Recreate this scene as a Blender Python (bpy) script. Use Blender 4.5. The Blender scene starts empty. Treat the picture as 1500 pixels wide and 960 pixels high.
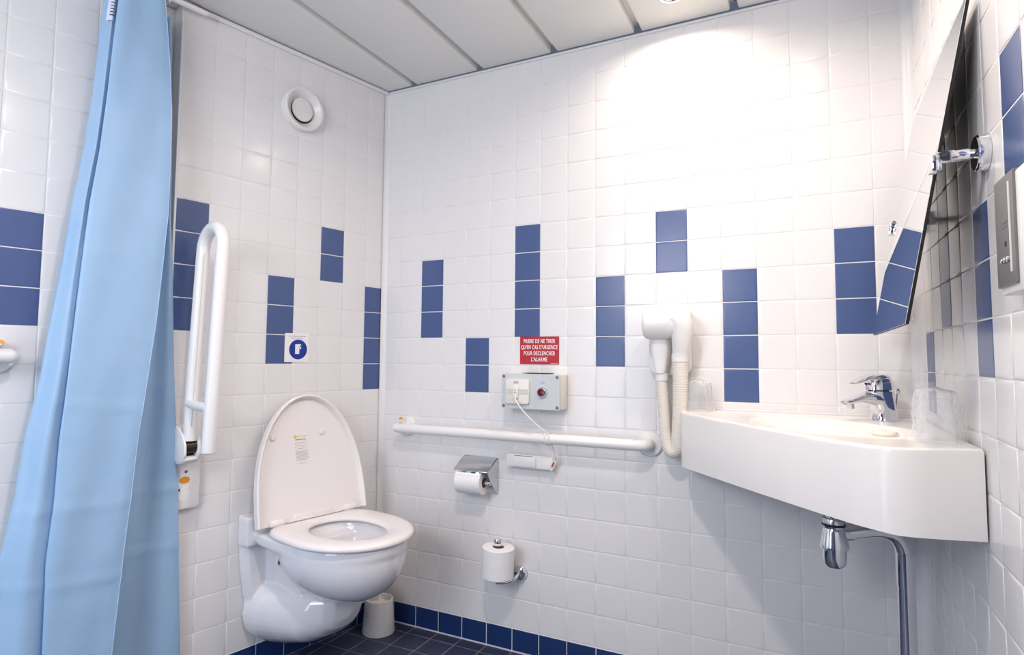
import bpy, bmesh, math, random
from mathutils import Matrix, Vector
random.seed(7)
SC = bpy.context.scene
COL = SC.collection
PI = math.pi
# ------------------------------------------------------------------ camera, world, lights, exposure
FPX = 873.01
YAW, PIT, ROL = -0.46416137, 0.06409083, 0.00793437
CAM = Vector((1.41993, -1.90321, 1.00636))
cd = bpy.data.cameras.new('camera'); cam = bpy.data.objects.new('camera', cd); COL.objects.link(cam)
fw = Vector((math.sin(YAW)*math.cos(PIT), math.cos(YAW)*math.cos(PIT), math.sin(PIT)))
rt0 = Vector((math.cos(YAW), -math.sin(YAW), 0)); up0 = rt0.cross(fw)
rt = rt0*math.cos(ROL)+up0*math.sin(ROL); up = up0*math.cos(ROL)-rt0*math.sin(ROL)
cam.matrix_world = Matrix(((rt.x, up.x, -fw.x, CAM.x), (rt.y, up.y, -fw.y, CAM.y), (rt.z, up.z, -fw.z, CAM.z), (0, 0, 0, 1)))
cd.sensor_width = 36; cd.lens = FPX*36/1500
cd.shift_x = 8.68/1500; cd.shift_y = -12.11/1500; cd.clip_start = .02
SC.camera = cam
SC.view_settings.view_transform = 'Standard'; SC.view_settings.look = 'None'
SC.view_settings.gamma = 1; SC.view_settings.exposure = 0.05
try: SC.view_settings.use_curve_mapping = False
except Exception: pass
w = bpy.data.worlds.new('world'); SC.world = w; w.use_nodes = True
w.node_tree.nodes['Background'].inputs[0].default_value = (.45, .55, .8, 1)
w.node_tree.nodes['Background'].inputs[1].default_value = .2

def light(name, kind, loc, energy, col, size=.1, rot=(0, 0, 0), size_y=None, spread=None, spot=None, blend=.3):
    l = bpy.data.lights.new(name, kind); l.energy = energy; l.color = col
    if kind == 'AREA':
        l.size = size
        if size_y: l.shape = 'RECTANGLE'; l.size_y = size_y
        else: l.shape = 'DISK'
        if spread: l.spread = spread
    elif kind == 'SPOT':
        l.shadow_soft_size = size; l.spot_size = spot; l.spot_blend = blend
    else: l.shadow_soft_size = size
    o = bpy.data.objects.new(name, l); COL.objects.link(o); o.location = loc; o.rotation_euler = rot
    return o
# two recessed ceiling lamps and two added fill lights, one behind the camera and one for the shower
light('lamp_near_wall', 'AREA', (1.09, -.168, 2.074), 3.0, (1, .84, .68), .055, spread=2.8)
light('lamp_basin', 'AREA', (1.41, -.56, 2.074), 3.3, (1, .84, .70), .055, spread=2.8)
light('lamp_centre', 'AREA', (1.00, -1.335, 2.074), 11.5, (1, .88, .80), .12, spread=2.9)
light('rear_fill_light', 'AREA', (.50, -2.66, 1.62), 19, (.95, .94, 1), .8, rot=(PI/2-.12, 0, 0), size_y=.6)  # added broad fill from behind the camera, no source known there
light('shower_fill_light', 'AREA', (.05, -2.62, .75), 11, (.62, .81, 1), .7, rot=(PI/2, 0, .35), size_y=1.0)  # added cool fill to brighten shower wall and curtain, no window known

# ------------------------------------------------------------------ frames of the walls
AA = -.2155; SA, CA = math.sin(AA), math.cos(AA)
XA = -.0793; XC = 1.698; XD = -.1451; T = .1; Z0 = 1.078; CEIL = 2.085
def FA(t, z, out=0, x0=XA):
    return Matrix(((-SA, 0, CA, x0+t*SA+out*CA), (CA, 0, SA, -t*CA+out*SA), (0, 1, 0, z), (0, 0, 0, 1)))
def FD(t, z, out=0): return FA(t, z, out, XD)
def FB(x, z, out=0): return Matrix(((1, 0, 0, x), (0, 0, -1, -out), (0, 1, 0, z), (0, 0, 0, 1)))
def FC(t, z, out=0): return Matrix(((0, 0, -1, XC-out), (-1, 0, 0, -t), (0, 1, 0, z), (0, 0, 0, 1)))
def FF(x, y, z=0): return Matrix.Translation((x, y, z))
I4 = Matrix.Identity(4)

# ------------------------------------------------------------------ materials
def mat(name, col, rough=.4, metal=0, coat=0, noise=0, nscale=8, bump=0, bscale=60, trans=0, spec=.5, sss=0, ior=1.45, emit=None, estr=0, coatr=.05, rvar=0):
    m = bpy.data.materials.new(name); m.use_nodes = True; nt = m.node_tree; b = nt.nodes['Principled BSDF']
    b.inputs['Base Color'].default_value = (*col, 1); b.inputs['Roughness'].default_value = rough
    b.inputs['Metallic'].default_value = metal; b.inputs['Coat Weight'].default_value = coat; b.inputs['Coat Roughness'].default_value = coatr
    b.inputs['Specular IOR Level'].default_value = spec; b.inputs['Transmission Weight'].default_value = trans; b.inputs['IOR'].default_value = ior
    if emit: b.inputs['Emission Color'].default_value = (*emit, 1); b.inputs['Emission Strength'].default_value = estr
    tc = nt.nodes.new('ShaderNodeTexCoord')
    if noise or rvar:
        n = nt.nodes.new('ShaderNodeTexNoise'); n.inputs['Scale'].default_value = nscale; n.inputs['Detail'].default_value = 4
        nt.links.new(tc.outputs['Object'], n.inputs['Vector'])
        if noise:
            mx = nt.nodes.new('ShaderNodeMix'); mx.data_type = 'RGBA'
            mx.inputs[6].default_value = (*[c*(1-noise) for c in col], 1); mx.inputs[7].default_value = (*[min(1, c*(1+noise)) for c in col], 1)
            nt.links.new(n.outputs['Fac'], mx.inputs[0]); nt.links.new(mx.outputs[2], b.inputs['Base Color'])
        if rvar:
            r = nt.nodes.new('ShaderNodeMapRange'); r.inputs['To Min'].default_value = max(0, rough-rvar); r.inputs['To Max'].default_value = rough+rvar
            nt.links.new(n.outputs['Fac'], r.inputs['Value']); nt.links.new(r.outputs['Result'], b.inputs['Roughness'])
    if bump:
        n2 = nt.nodes.new('ShaderNodeTexNoise'); n2.inputs['Scale'].default_value = bscale; n2.inputs['Detail'].default_value = 3
        nt.links.new(tc.outputs['Object'], n2.inputs['Vector'])
        bp = nt.nodes.new('ShaderNodeBump'); bp.inputs['Strength'].default_value = bump; bp.inputs['Distance'].default_value = .002
        nt.links.new(n2.outputs['Fac'], bp.inputs['Height']); nt.links.new(bp.outputs['Normal'], b.inputs['Normal'])
    return m
M_TILE = mat('white_glaze', (.80, .785, .785), .19, noise=.012, nscale=9, bump=.03, bscale=22, spec=.45)
M_BLUE = mat('blue_glaze', (.068, .108, .255), .27, noise=.05, nscale=12, bump=.10, bscale=22, spec=.5)
M_BASE = mat('dark_blue_glaze', (.012, .036, .135), .22, noise=.08, nscale=12, bump=.1, bscale=25, spec=.5)
M_FLOOR = mat('floor_tile', (.032, .040, .085), .45, noise=.18, nscale=20, bump=.25, bscale=90)
M_GROUT = mat('white_grout', (.80, .79, .79), .8, noise=.03, nscale=30, bump=.2, bscale=200)
M_GROUTF = mat('brown_grout', (.24, .19, .165), .85, noise=.2, nscale=40, bump=.3, bscale=200)
M_SIL = mat('white_silicone', (.80, .79, .80), .35)
M_PLANK = mat('plank_paint', (.78, .775, .745), .42, noise=.012, nscale=3)
M_GAP = mat('gap_dark', (.16, .16, .16), .8)
M_PLAIN = mat('plain_wall', (.07, .08, .12), .5, noise=.03)
M_CER = mat('sanitary_ceramic', (.80, .79, .82), .08, coat=.6, noise=.01, nscale=4)
M_SEAT = mat('seat_plastic', (.84, .80, .79), .22, noise=.01, nscale=4)
M_BASIN = mat('cast_basin', (.84, .815, .79), .22, noise=.008, nscale=4)
M_NYL = mat('white_nylon', (.84, .82, .81), .28, noise=.01, nscale=8)
M_WPL = mat('white_plastic', (.82, .80, .78), .3, noise=.01)
M_CREAM = mat('cream_plastic', (.78, .75, .68), .35, noise=.02)
M_GREY = mat('grey_box', (.60, .63, .64), .4, noise=.02)
M_CHR = mat('chrome', (.80, .81, .84), .07, metal=1, rvar=.03, nscale=14)
M_CHRB = mat('worn_chrome', (.62, .63, .66), .22, metal=1, rvar=.08, nscale=40, noise=.08)
M_BLK = mat('black_rubber', (.006, .006, .007), .45)
M_DARK = mat('dark_recess', (.02, .018, .016), .6)
M_SCREW = mat('screw_grey', (.18, .17, .18), .4, metal=.6)
M_PAPER = mat('tissue_paper', (.86, .85, .85), .95, noise=.01, bump=.5, bscale=160)
M_CARD = mat('cardboard_core', (.42, .33, .25), .9)
M_RED = mat('sign_red', (.44, .012, .026), .35)
M_WHITE = mat('print_white', (.88, .86, .86), .5)
M_SBLUE = mat('sign_blue', (.005, .035, .28), .4)
M_INK = mat('print_grey', (.38, .37, .42), .6)
M_INKB = mat('label_blue', (.42, .47, .68), .5)
M_LIME = mat('label_lime', (.55, .62, .12), .5)
M_YEL = mat('label_yellow', (.85, .70, .30), .5)
M_ORG = mat('orange_badge', (.78, .33, .03), .35)
M_RBTN = mat('red_button', (.17, .003, .012), .15, coat=.8)
M_HOSE = mat('hose_cream', (.80, .745, .66), .5)
M_ALU = mat('brushed_panel', (.22, .21, .205), .35, metal=.75, noise=.05, nscale=60)
M_SOAP = mat('soap', (.86, .82, .68), .4)
M_LAMP = mat('lamp_glow', (1, .95, .85), .5, emit=(1, .88, .70), estr=14)
M_MIR = mat('mirror_silver', (.93, .94, .94), .01, metal=1)
def film(name, tint, op, rough, bump):
    m = bpy.data.materials.new(name); m.use_nodes = True; nt = m.node_tree; b = nt.nodes['Principled BSDF']
    b.inputs['Base Color'].default_value = (*tint, 1); b.inputs['Roughness'].default_value = rough
    tr = nt.nodes.new('ShaderNodeBsdfTransparent'); mx = nt.nodes.new('ShaderNodeMixShader'); fr = nt.nodes.new('ShaderNodeLayerWeight'); fr.inputs[0].default_value = .35
    mr = nt.nodes.new('ShaderNodeMapRange'); mr.inputs['To Min'].default_value = op; mr.inputs['To Max'].default_value = min(1, op+.45)
    nt.links.new(fr.outputs['Facing'], mr.inputs['Value']); nt.links.new(mr.outputs['Result'], mx.inputs[0])
    nt.links.new(tr.outputs[0], mx.inputs[1]); nt.links.new(b.outputs[0], mx.inputs[2]); nt.links.new(mx.outputs[0], nt.nodes['Material Output'].inputs[0])
    if bump:
        tc = nt.nodes.new('ShaderNodeTexCoord'); n = nt.nodes.new('ShaderNodeTexVoronoi'); n.inputs['Scale'].default_value = 60
        bp = nt.nodes.new('ShaderNodeBump'); bp.inputs['Strength'].default_value = bump; bp.inputs['Distance'].default_value = .004
        nt.links.new(tc.outputs['Object'], n.inputs['Vector']); nt.links.new(n.outputs['Distance'], bp.inputs['Height']); nt.links.new(bp.outputs['Normal'], b.inputs['Normal'])
    return m
M_GLASS = film('tumbler_glass', (.88, .90, .92), .10, .04, 0)
M_FILM = film('crinkled_film', (.96, .95, .96), .12, .52, .9)
def curtain_mat():
    m = bpy.data.materials.new('curtain_fabric'); m.use_nodes = True; nt = m.node_tree; b = nt.nodes['Principled BSDF']
    tc = nt.nodes.new('ShaderNodeTexCoord'); mp = nt.nodes.new('ShaderNodeMapping'); mp.inputs['Scale'].default_value = (6, 6, 1.2)
    n = nt.nodes.new('ShaderNodeTexNoise'); n.inputs['Scale'].default_value = 1.6; n.inputs['Detail'].default_value = 5
    nt.links.new(tc.outputs['Object'], mp.inputs['Vector']); nt.links.new(mp.outputs[0], n.inputs['Vector'])
    mx = nt.nodes.new('ShaderNodeMix'); mx.data_type = 'RGBA'; mx.inputs[6].default_value = (.33, .52, .74, 1); mx.inputs[7].default_value = (.39, .57, .79, 1)
    nt.links.new(n.outputs['Fac'], mx.inputs[0]); nt.links.new(mx.outputs[2], b.inputs['Base Color'])
    b.inputs['Roughness'].default_value = .42; b.inputs['Specular IOR Level'].default_value = .35
    n2 = nt.nodes.new('ShaderNodeTexNoise'); n2.inputs['Scale'].default_value = 9; n2.inputs['Detail'].default_value = 6
    mp2 = nt.nodes.new('ShaderNodeMapping'); mp2.inputs['Scale'].default_value = (1, 1, 1.6)
    nt.links.new(tc.outputs['Object'], mp2.inputs['Vector']); nt.links.new(mp2.outputs[0], n2.inputs['Vector'])
    bp = nt.nodes.new('ShaderNodeBump'); bp.inputs['Strength'].default_value = .35; bp.inputs['Distance'].default_value = .012
    nt.links.new(n2.outputs['Fac'], bp.inputs['Height']); nt.links.new(bp.outputs['Normal'], b.inputs['Normal'])
    tl = nt.nodes.new('ShaderNodeBsdfTranslucent'); nt.links.new(mx.outputs[2], tl.inputs[0])
    ms = nt.nodes.new('ShaderNodeMixShader'); ms.inputs[0].default_value = .10
    nt.links.new(b.outputs[0], ms.inputs[1]); nt.links.new(tl.outputs[0], ms.inputs[2]); nt.links.new(ms.outputs[0], nt.nodes['Material Output'].inputs[0])
    return m
M_CURT = curtain_mat()

# ------------------------------------------------------------------ mesh helpers (all in the local frame of their thing)
def finish(bm, name, m, parent=None, mtx=None, smooth=35, bevel=0, seg=2):
    if bevel:
        bmesh.ops.remove_doubles(bm, verts=bm.verts, dist=1e-6)
        es = [e for e in bm.edges if len(e.link_faces) == 2 and e.calc_face_angle(0) > .6]
        bmesh.ops.bevel(bm, geom=es, offset=bevel, segments=seg, affect='EDGES', profile=.5, clamp_overlap=True)
    me = bpy.data.meshes.new(name)
    if smooth:
        for f in bm.faces: f.smooth = True
        a = math.radians(smooth)
        for e in bm.edges:
            if len(e.link_faces) != 2 or e.calc_face_angle(0) > a: e.smooth = False
    bm.to_mesh(me); bm.free(); me.materials.append(m)
    o = bpy.data.objects.new(name, me); COL.objects.link(o)
    if parent: o.parent = parent
    if mtx is not None:
        if parent: o.matrix_local = mtx
        else: o.matrix_world = mtx
    return o
def box(x0, x1, y0, y1, z0, z1, bm=None):
    bm = bm or bmesh.new()
    v = [bm.verts.new((x, y, z)) for z in (z0, z1) for y in (y0, y1) for x in (x0, x1)]
    for f in ((0, 2, 3, 1), (4, 5, 7, 6), (0, 1, 5, 4), (2, 6, 7, 3), (0, 4, 6, 2), (1, 3, 7, 5)): bm.faces.new([v[i] for i in f])
    return bm
def loft(rings, bm=None, cap=(True, True), closed=True):
    bm = bm or bmesh.new()
    V = [[bm.verts.new(p) for p in r] for r in rings]
    n = len(V[0])
    for a, b in zip(V, V[1:]):
        for i in range(n if closed else n-1):
            j = (i+1) % n; bm.faces.new((a[i], a[j], b[j], b[i]))
    if cap[0]: bm.faces.new(V[0][::-1])
    if cap[1]: bm.faces.new(V[-1])
    bmesh.ops.recalc_face_normals(bm, faces=bm.faces)
    return bm
def tube(pts, r, n=14, bm=None, cap=True, rr=None):
    pts = [Vector(p) for p in pts]; rings = []; nrm = None
    for i, p in enumerate(pts):
        d = (pts[min(i+1, len(pts)-1)]-pts[max(i-1, 0)]).normalized()
        if nrm is None:
            h = Vector((0, 0, 1)) if abs(d.z) < .9 else Vector((1, 0, 0)); nrm = d.cross(h).normalized()
        nrm = (nrm-d*nrm.dot(d)).normalized(); b = d.cross(nrm); q = rr[i] if rr else r
        rings.append([p+nrm*math.cos(2*PI*k/n)*q+b*math.sin(2*PI*k/n)*q for k in range(n)])
    return loft(rings, bm, (cap, cap))
def lathe(prof, n=32, axis='z', c=(0, 0, 0), bm=None, capped=True):
    rings = []
    for r, h in prof:
        ring = []
        for k in range(n):
            a = 2*PI*k/n; x, y = math.cos(a)*r, math.sin(a)*r
            p = {'z': (x, y, h), 'y': (x, h, -y), 'x': (h, x, y)}[axis]
            ring.append((p[0]+c[0], p[1]+c[1], p[2]+c[2]))
        rings.append(ring)
    return loft(rings, bm, (capped and prof[0][0] > 0, capped and prof[-1][0] > 0))
def smoothpath(P, n=8):
    P = [Vector(p) for p in P]; out = []
    for i in range(len(P)-1):
        p0, p1, p2, p3 = P[max(i-1, 0)], P[i], P[i+1], P[min(i+2, len(P)-1)]
        for k in range(n):
            t = k/n; out.append(.5*((2*p1)+(p2-p0)*t+(2*p0-5*p1+4*p2-p3)*t*t+(3*p1-p0-3*p2+p3)*t**3))
    out.append(P[-1]); return out
def prism(poly, z0, z1, bm=None): return loft([[(x, y, z0) for x, y in poly], [(x, y, z1) for x, y in poly]], bm)
def rrect(x0, x1, y0, y1, r, n=5):
    P = []
    for cx, cy, a in ((x1-r, y1-r, 0), (x0+r, y1-r, PI/2), (x0+r, y0+r, PI), (x1-r, y0+r, 1.5*PI)):
        for k in range(n+1): P.append((cx+r*math.cos(a+PI/2*k/n), cy+r*math.sin(a+PI/2*k/n)))
    return P
def text(body, size, m, parent, x, y, z, sx=1, bold=0, align='CENTER', name='lettering', rot=0, space=1):
    c = bpy.data.curves.new(name, 'FONT'); c.body = body; c.size = size; c.align_x = align; c.align_y = 'CENTER'; c.offset = bold; c.extrude = .0002; c.resolution_u = 3; c.space_character = space
    tmp = bpy.data.objects.new(name+'_tmp', c); COL.objects.link(tmp); bpy.context.view_layer.update()
    me = bpy.data.meshes.new_from_object(tmp); bpy.data.objects.remove(tmp)
    me.name = name; me.transform(Matrix.Rotation(rot, 4, 'Z') @ Matrix.Diagonal((sx, 1, 1, 1))); me.materials.clear(); me.materials.append(m)
    o = bpy.data.objects.new(name, me); COL.objects.link(o); o.parent = parent; o.location = (x, y, z); return o
def thing(name, label, cat, mtx, group=None):
    o = bpy.data.objects.new(name, None); COL.objects.link(o); o.matrix_world = mtx; o.empty_display_size = .05
    tag(o, label, cat, group); return o
def tag(o, label, cat, group=None):
    o['label'] = label; o['category'] = cat
    if group: o['group'] = group
    return o
def structure(o, label, cat='wall'):
    o['kind'] = 'structure'; o['label'] = label; o['category'] = cat; return o

# ------------------------------------------------------------------ tiled surfaces
def tile_mesh(w, h, g=.0028, key=None):
    bm = bmesh.new(); hw, hh = w/2-g/2, h/2-g/2
    prof = ((0, -.005), (0, -.0005), (.0005, -.0001), (.0014, .0001), (.006, .0002))
    prof = [(min(i, hw*.8, hh*.8), z) for i, z in prof]
    loft([[(-hw+i, -hh+i, z), (hw-i, -hh+i, z), (hw-i, hh-i, z), (-hw+i, hh-i, z)] for i, z in prof], bm, (False, True))
    me = bpy.data.meshes.new('tile')
    for f in bm.faces: f.smooth = True
    for e in bm.edges:
        if len(e.link_faces) == 2 and e.calc_face_angle(0) > math.radians(60): e.smooth = False
    bm.to_mesh(me); bm.free(); return me
_tm = {}
def get_tile(w, h, m, g=.0028):
    k = (round(w, 4), round(h, 4), m.name, g)
    if k not in _tm: me = tile_mesh(w, h, g); me.materials.append(m); _tm[k] = me
    return _tm[k]
def proj(p):
    d = p-CAM; z = d.dot(fw)
    if z < .05: return None
    return (750-8.68+FPX*d.dot(rt)/z, 480-12.11-FPX*d.dot(up)/z)
def seen(mtx, x, y, w, h):
    P = [proj(mtx @ Vector((x+sx*w/2, y+sy*h/2, 0))) for sx, sy in ((-1, -1), (1, -1), (1, 1), (-1, 1))]
    if None in P: return -1
    a = abs(sum(P[i][0]*P[(i+1) % 4][1]-P[(i+1) % 4][0]*P[i][1] for i in range(4)))/2
    if max(p[0] for p in P) < -5 or min(p[0] for p in P) > 1505 or max(p[1] for p in P) < -5 or min(p[1] for p in P) > 965: return -1
    return a
def tiled(wall, mtx, cells, pieces='tile', limit=300, tilt=.0008, g=.0028, blue_label='blue glazed tile'):
    """cells: (cx, cy, w, h, material) in the wall's frame"""
    sc = sorted(((seen(mtx, c[0], c[1], c[2], c[3]), i) for i, c in enumerate(cells)), reverse=True)
    sel = [cells[i] for s, i in sc[:limit] if s > 0]; rest = [cells[i] for s, i in sc[limit:]]+[cells[i] for s, i in sc[:limit] if s <= 0]
    for cx, cy, tw, th, m in sel:
        o = bpy.data.objects.new(pieces, get_tile(tw, th, m, g)); COL.objects.link(o); o.parent = wall
        o.location = (cx, cy, random.uniform(0, .0001)); o.rotation_euler = (random.gauss(0, tilt), random.gauss(0, tilt), 0)
        if m is M_BLUE: o['label'] = blue_label
    if rest:
        groups = {}
        for c in rest: groups.setdefault(c[4].name, []).append(c)
        bm = bmesh.new(); mats = []
        for k, (mn, cs) in enumerate(groups.items()):
            mats.append(cs[0][4])
            for cx, cy, tw, th, m in cs:
                n0 = len(bm.faces); bm.from_mesh(get_tile(tw, th, m, g)); bm.faces.ensure_lookup_table()
                fs = bm.faces[n0:]; vs = {v for f in fs for v in f.verts}
                R = Matrix.Translation((cx, cy, 0)) @ Matrix.Rotation(random.gauss(0, tilt), 4, 'X') @ Matrix.Rotation(random.gauss(0, tilt), 4, 'Y')
                for v in vs: v.co = R @ v.co
                for f in fs: f.material_index = k
        me = bpy.data.meshes.new('outer_tiles'); bm.to_mesh(me); bm.free()
        for m in mats: me.materials.append(m)
        o = bpy.data.objects.new('outer_tiles', me); COL.objects.link(o); o.parent = wall; o['kind'] = 'stuff'
def wall_cells(xs, dirn, blue):
    """xs = list of column borders in wall-frame x (increasing); rows -10..9 of T"""
    out = []
    for ci in range(len(xs)-1):
        a, b = xs[ci], xs[ci+1]
        for r in range(-10, 10):
            out.append(((a+b)/2, (r+.5)*T, b-a, T, M_BLUE if (ci, r) in blue else M_TILE))
    return out
def shell(name, label, mtx, x0, x1, y0=-1.078, y1=1.002, m=M_GROUT, th=.03):
    o = finish(box(x0, x1, y0, y1, -th, -.0007), name, m, None, mtx, smooth=0); return structure(o, label)

# back wall (B): wall-frame x = world x, y = z - Z0
mB = FB(0, Z0)
wb = shell('wall_back', 'white tiled back wall with grab bar and short blue tile columns', mB, XA-.02, XC+.03)
xs = [-.076]+[k*T for k in range(0, 17)]+[1.694]
blueB = {}
for k, r0, r1 in ((1, 0, 3), (3, -2, 0), (5, 0, 4), (8, -1, 2), (10, 2, 4), (12, -2, 2), (15, 0, 3)):
    for r in range(r0, r1): blueB[(k+1, r)] = 1
tiled(wb, mB, wall_cells(xs, 1, blueB))
# left wall (A): frame x = -t
mA = FA(0, Z0)
wl = shell('wall_left', 'white tiled left wall behind the toilet with round vent', mA, -.796, .02)
xs = [-.796]+[-(k*T-.004) for k in range(7, 0, -1)]+[-.002]
blueA = {}
for k, r0, r1 in ((0, -2, 2), (2, 2, 4), (4, -1, 2), (7, 0, 4)):
    for r in range(r0, r1): blueA[(7-k, r)] = 1
tiled(wl, mA, wall_cells(xs, 1, blueA))
# shower wall (D), set back 6 cm behind wall A
mD = FD(0, Z0)
ws = shell('wall_shower', 'white tiled shower wall with blue tiles behind the curtain', mD, -2.75, -.70)
xs = [-(1.081+k*T) for k in range(16, -4, -1)]+[-.76]
iD = xs.index(-(1.081+0*T))
blueD = {}
for k, r0, r1 in ((0, 0, 3), (4, -1, 3), (8, 0, 4), (12, -2, 1)):
    for r in range(r0, r1): blueD[(iD-1-k, r)] = 1
tiled(ws, mD, wall_cells(xs, 1, blueD))
# return of wall A towards the shower: narrow tiled reveal
mR = Matrix(((CA, 0, SA, XA-.796*-SA*1-.064*CA), (SA, 0, -CA, -.796*CA-.064*SA), (0, 1, 0, Z0), (0, 0, 0, 1)))
wr = shell('wall_return', 'narrow tiled return between left wall and shower', mR, 0, .064, th=.02)
tiled(wr, mR, wall_cells([0.001, .063], 1, {}))
# right wall (C): frame x = t
mC = FC(0, Z0)
wc = shell('wall_right', 'tiled right wall beside the basin and tilted mirror', mC, -.02, 2.70)
xs = [.004]+[.067+k*T for k in range(0, 27)]
blueC = {}
for k, r0, r1 in ((0, -2, 0), (2, 0, 4), (5, -1, 2), (7, 2, 4), (10, 0, 3), (13, -2, 1), (16, 1, 4)):
    for r in range(r0, r1): blueC[(k+1, r)] = 1
tiled(wc, mC, wall_cells(xs, 1, blueC))
# dark blue baseboard tiles
def baseboard(name, label, mtx, xs):
    o = finish(box(xs[0], xs[-1], 0, .077, -.012, .0008), name, M_GROUT, None, mtx, smooth=0); structure(o, label, 'baseboard')
    tiled(o, mtx @ Matrix.Translation((0, 0, .002)), [((a+b)/2, .0385, b-a, .077, M_BASE) for a, b in zip(xs, xs[1:])])
    for c in o.children:
        c.location.z += .002
baseboard('baseboard_back', 'dark blue tile baseboard along the back wall', FB(0, 0), [-.074]+[k*T for k in range(0, 17)]+[1.694])
baseboard('baseboard_left', 'dark blue tile baseboard along the left wall under the toilet', FA(0, 0), [-.796]+[-(k*T-.004) for k in range(7, 0, -1)]+[-.002])
baseboard('baseboard_right', 'dark blue tile baseboard along the right wall', FC(0, 0), [.004]+[.067+k*T for k in range(0, 27)])
baseboard('baseboard_shower', 'dark blue tile baseboard at the shower wall', FD(0, 0), [-(1.081+k*T) for k in range(16, -4, -1)]+[-.76])
# floor
fl = finish(box(-.85, XC+.03, -2.75, .02, -.05, -.0012), 'floor', M_GROUTF, smooth=0); structure(fl, 'dark slate blue tiled floor with brown grout', 'floor')
cells = []
for i in range(-8, 17):
    for j in range(-1, 27):
        y1 = min(-.054-j*T, 0); y0 = -.054-(j+1)*T
        cells.append(((i+.5)*T, (y0+y1)/2, T, y1-y0, M_FLOOR))
tiled(fl, I4, cells, tilt=.002, g=.0045)
# ceiling: separate metal planks with open joints
ce = finish(box(-.9, XC+.05, -2.75, .03, CEIL+.045, CEIL+.06), 'ceiling', M_GAP, smooth=0); structure(ce, 'suspended ceiling of wide pale grey metal planks', 'ceiling')
for k in range(-3, 6):
    x0 = .0545+(k-1)*.2985+.0118; x1 = .0545+k*.2985-.0118
    if x0 > XC: break
    x1 = min(x1, XC-.004)
    pr = [(x0, .026), (x0, .005), (x0+.0015, .0015), (x0+.005, 0), (x1-.005, 0), (x1-.0015, .0015), (x1, .005), (x1, .026)]
    bm = loft([[(x, y, CEIL+z) for x, z in pr] for y in (-.007, -2.70)])
    pl = finish(bm, 'ceiling_plank', M_PLANK, ce, smooth=40)
for k in range(-3, 6):
    x = .0545+k*.2985
    if x < XC:
        finish(box(x-.0135, x+.0135, -2.70, -.004, CEIL+.024, CEIL+.028), 'joint_strip', M_PLANK, ce, smooth=0)
        finish(lathe([(0, -.002), (.0035, -.0015), (.0035, .004)], 10, 'z', (x+.004, -.018, CEIL+.021)), 'screw', M_SCREW, ce)
# rear walls, plain, with the doorway the photographer stands in
structure(finish(box(-.9, .35, -2.78, -2.72, 0, CEIL), 'wall_rear', M_PLAIN, smooth=0), 'plain rear wall left of the doorway')
structure(finish(box(1.35, XC+.05, -2.78, -2.72, 0, CEIL), 'wall_rear', M_PLAIN, smooth=0), 'plain rear wall right of the doorway')
structure(finish(box(.35, 1.35, -2.78, -2.72, 2.0, CEIL), 'trim_1', M_PLAIN, smooth=0), 'lintel over the rear doorway', 'trim')
# trims: corner coves and wall angle under the ceiling
def cove(name, label, mtx, r=.024, y0=-1.0, y1=1.0):
    P = [(0, 0)]+[(r-r*math.sin(PI/2*k/6), r-r*math.cos(PI/2*k/6)) for k in range(7)]
    bm = loft([[(x, y, z) for x, z in P] for y in (y0, y1)])
    structure(finish(bm, name, M_SIL, None, mtx, smooth=50), label, 'trim')
cove('trim_2', 'pale rounded corner bead between left and back walls', FB(XA, Z0, .0006), .018)
cove('trim_3', 'pale rounded corner bead between back and right walls', Matrix(((-1, 0, 0, XC), (0, 0, -1, -.0006), (0, 1, 0, Z0), (0, 0, 0, 1))), .024)
def angle(name, label, mtx, x0, x1, d=.012, h=.016):
    bm = prism(rrect(0, d, 0, h, .004, 3), x0, x1)
    bm.transform(Matrix(((0, 0, 1, 0), (0, 1, 0, 0), (1, 0, 0, 0), (0, 0, 0, 1)))); bmesh.ops.recalc_face_normals(bm, faces=bm.faces)
    structure(finish(bm, name, M_SIL, None, mtx, smooth=50), label, 'trim')
angle('trim_4', 'pale edge moulding under the ceiling on the left wall', FA(0, 2.0665), -.796, -.004, .010, .015)
angle('trim_5', 'thin edge moulding under the ceiling on the back wall', FB(0, 2.072), XA+.01, XC-.01, .005, .009)
angle('trim_6', 'thin edge moulding under the ceiling on the right wall', FC(0, 2.072), .01, 2.6, .005, .009)
angle('trim_7', 'sealant line at the foot of the back wall', FB(0, 0), XA+.01, XC-.01, .004, .005)
bm = loft([[(x, y, z) for x, z in [(-.004, -.004), (.0012, -.004), (.0012, .0), (-.001, .0022), (-.004, .0022)]] for y in (-1.078, 1.0)])
structure(finish(bm, 'trim_8', M_SIL, None, FA(.7965, Z0), smooth=0), 'white edge trim at the outer corner of the left wall', 'trim')

# ------------------------------------------------------------------ ceiling lamps
def downlight(label, x, y):
    t = thing('ceiling_spotlight', label, 'lamp', FF(x, y, CEIL), 'recessed ceiling spotlights')
    finish(lathe([(.040, .001), (.040, -.004), (.037, -.006), (.031, -.005), (.028, -.001), (.028, .0005)], 32), 'bezel', M_CHRB, t)
    finish(lathe([(0, -.0015), (.0275, -.0015), (.0275, .0005)], 24), 'bulb', M_LAMP, t)
downlight('round recessed spotlight in the plank ceiling close to the back wall', 1.09, -.168)
downlight('round recessed spotlight in the plank ceiling above the basin', 1.41, -.56)
downlight('round recessed spotlight in the middle of the plank ceiling', 1.00, -1.335)

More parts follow.
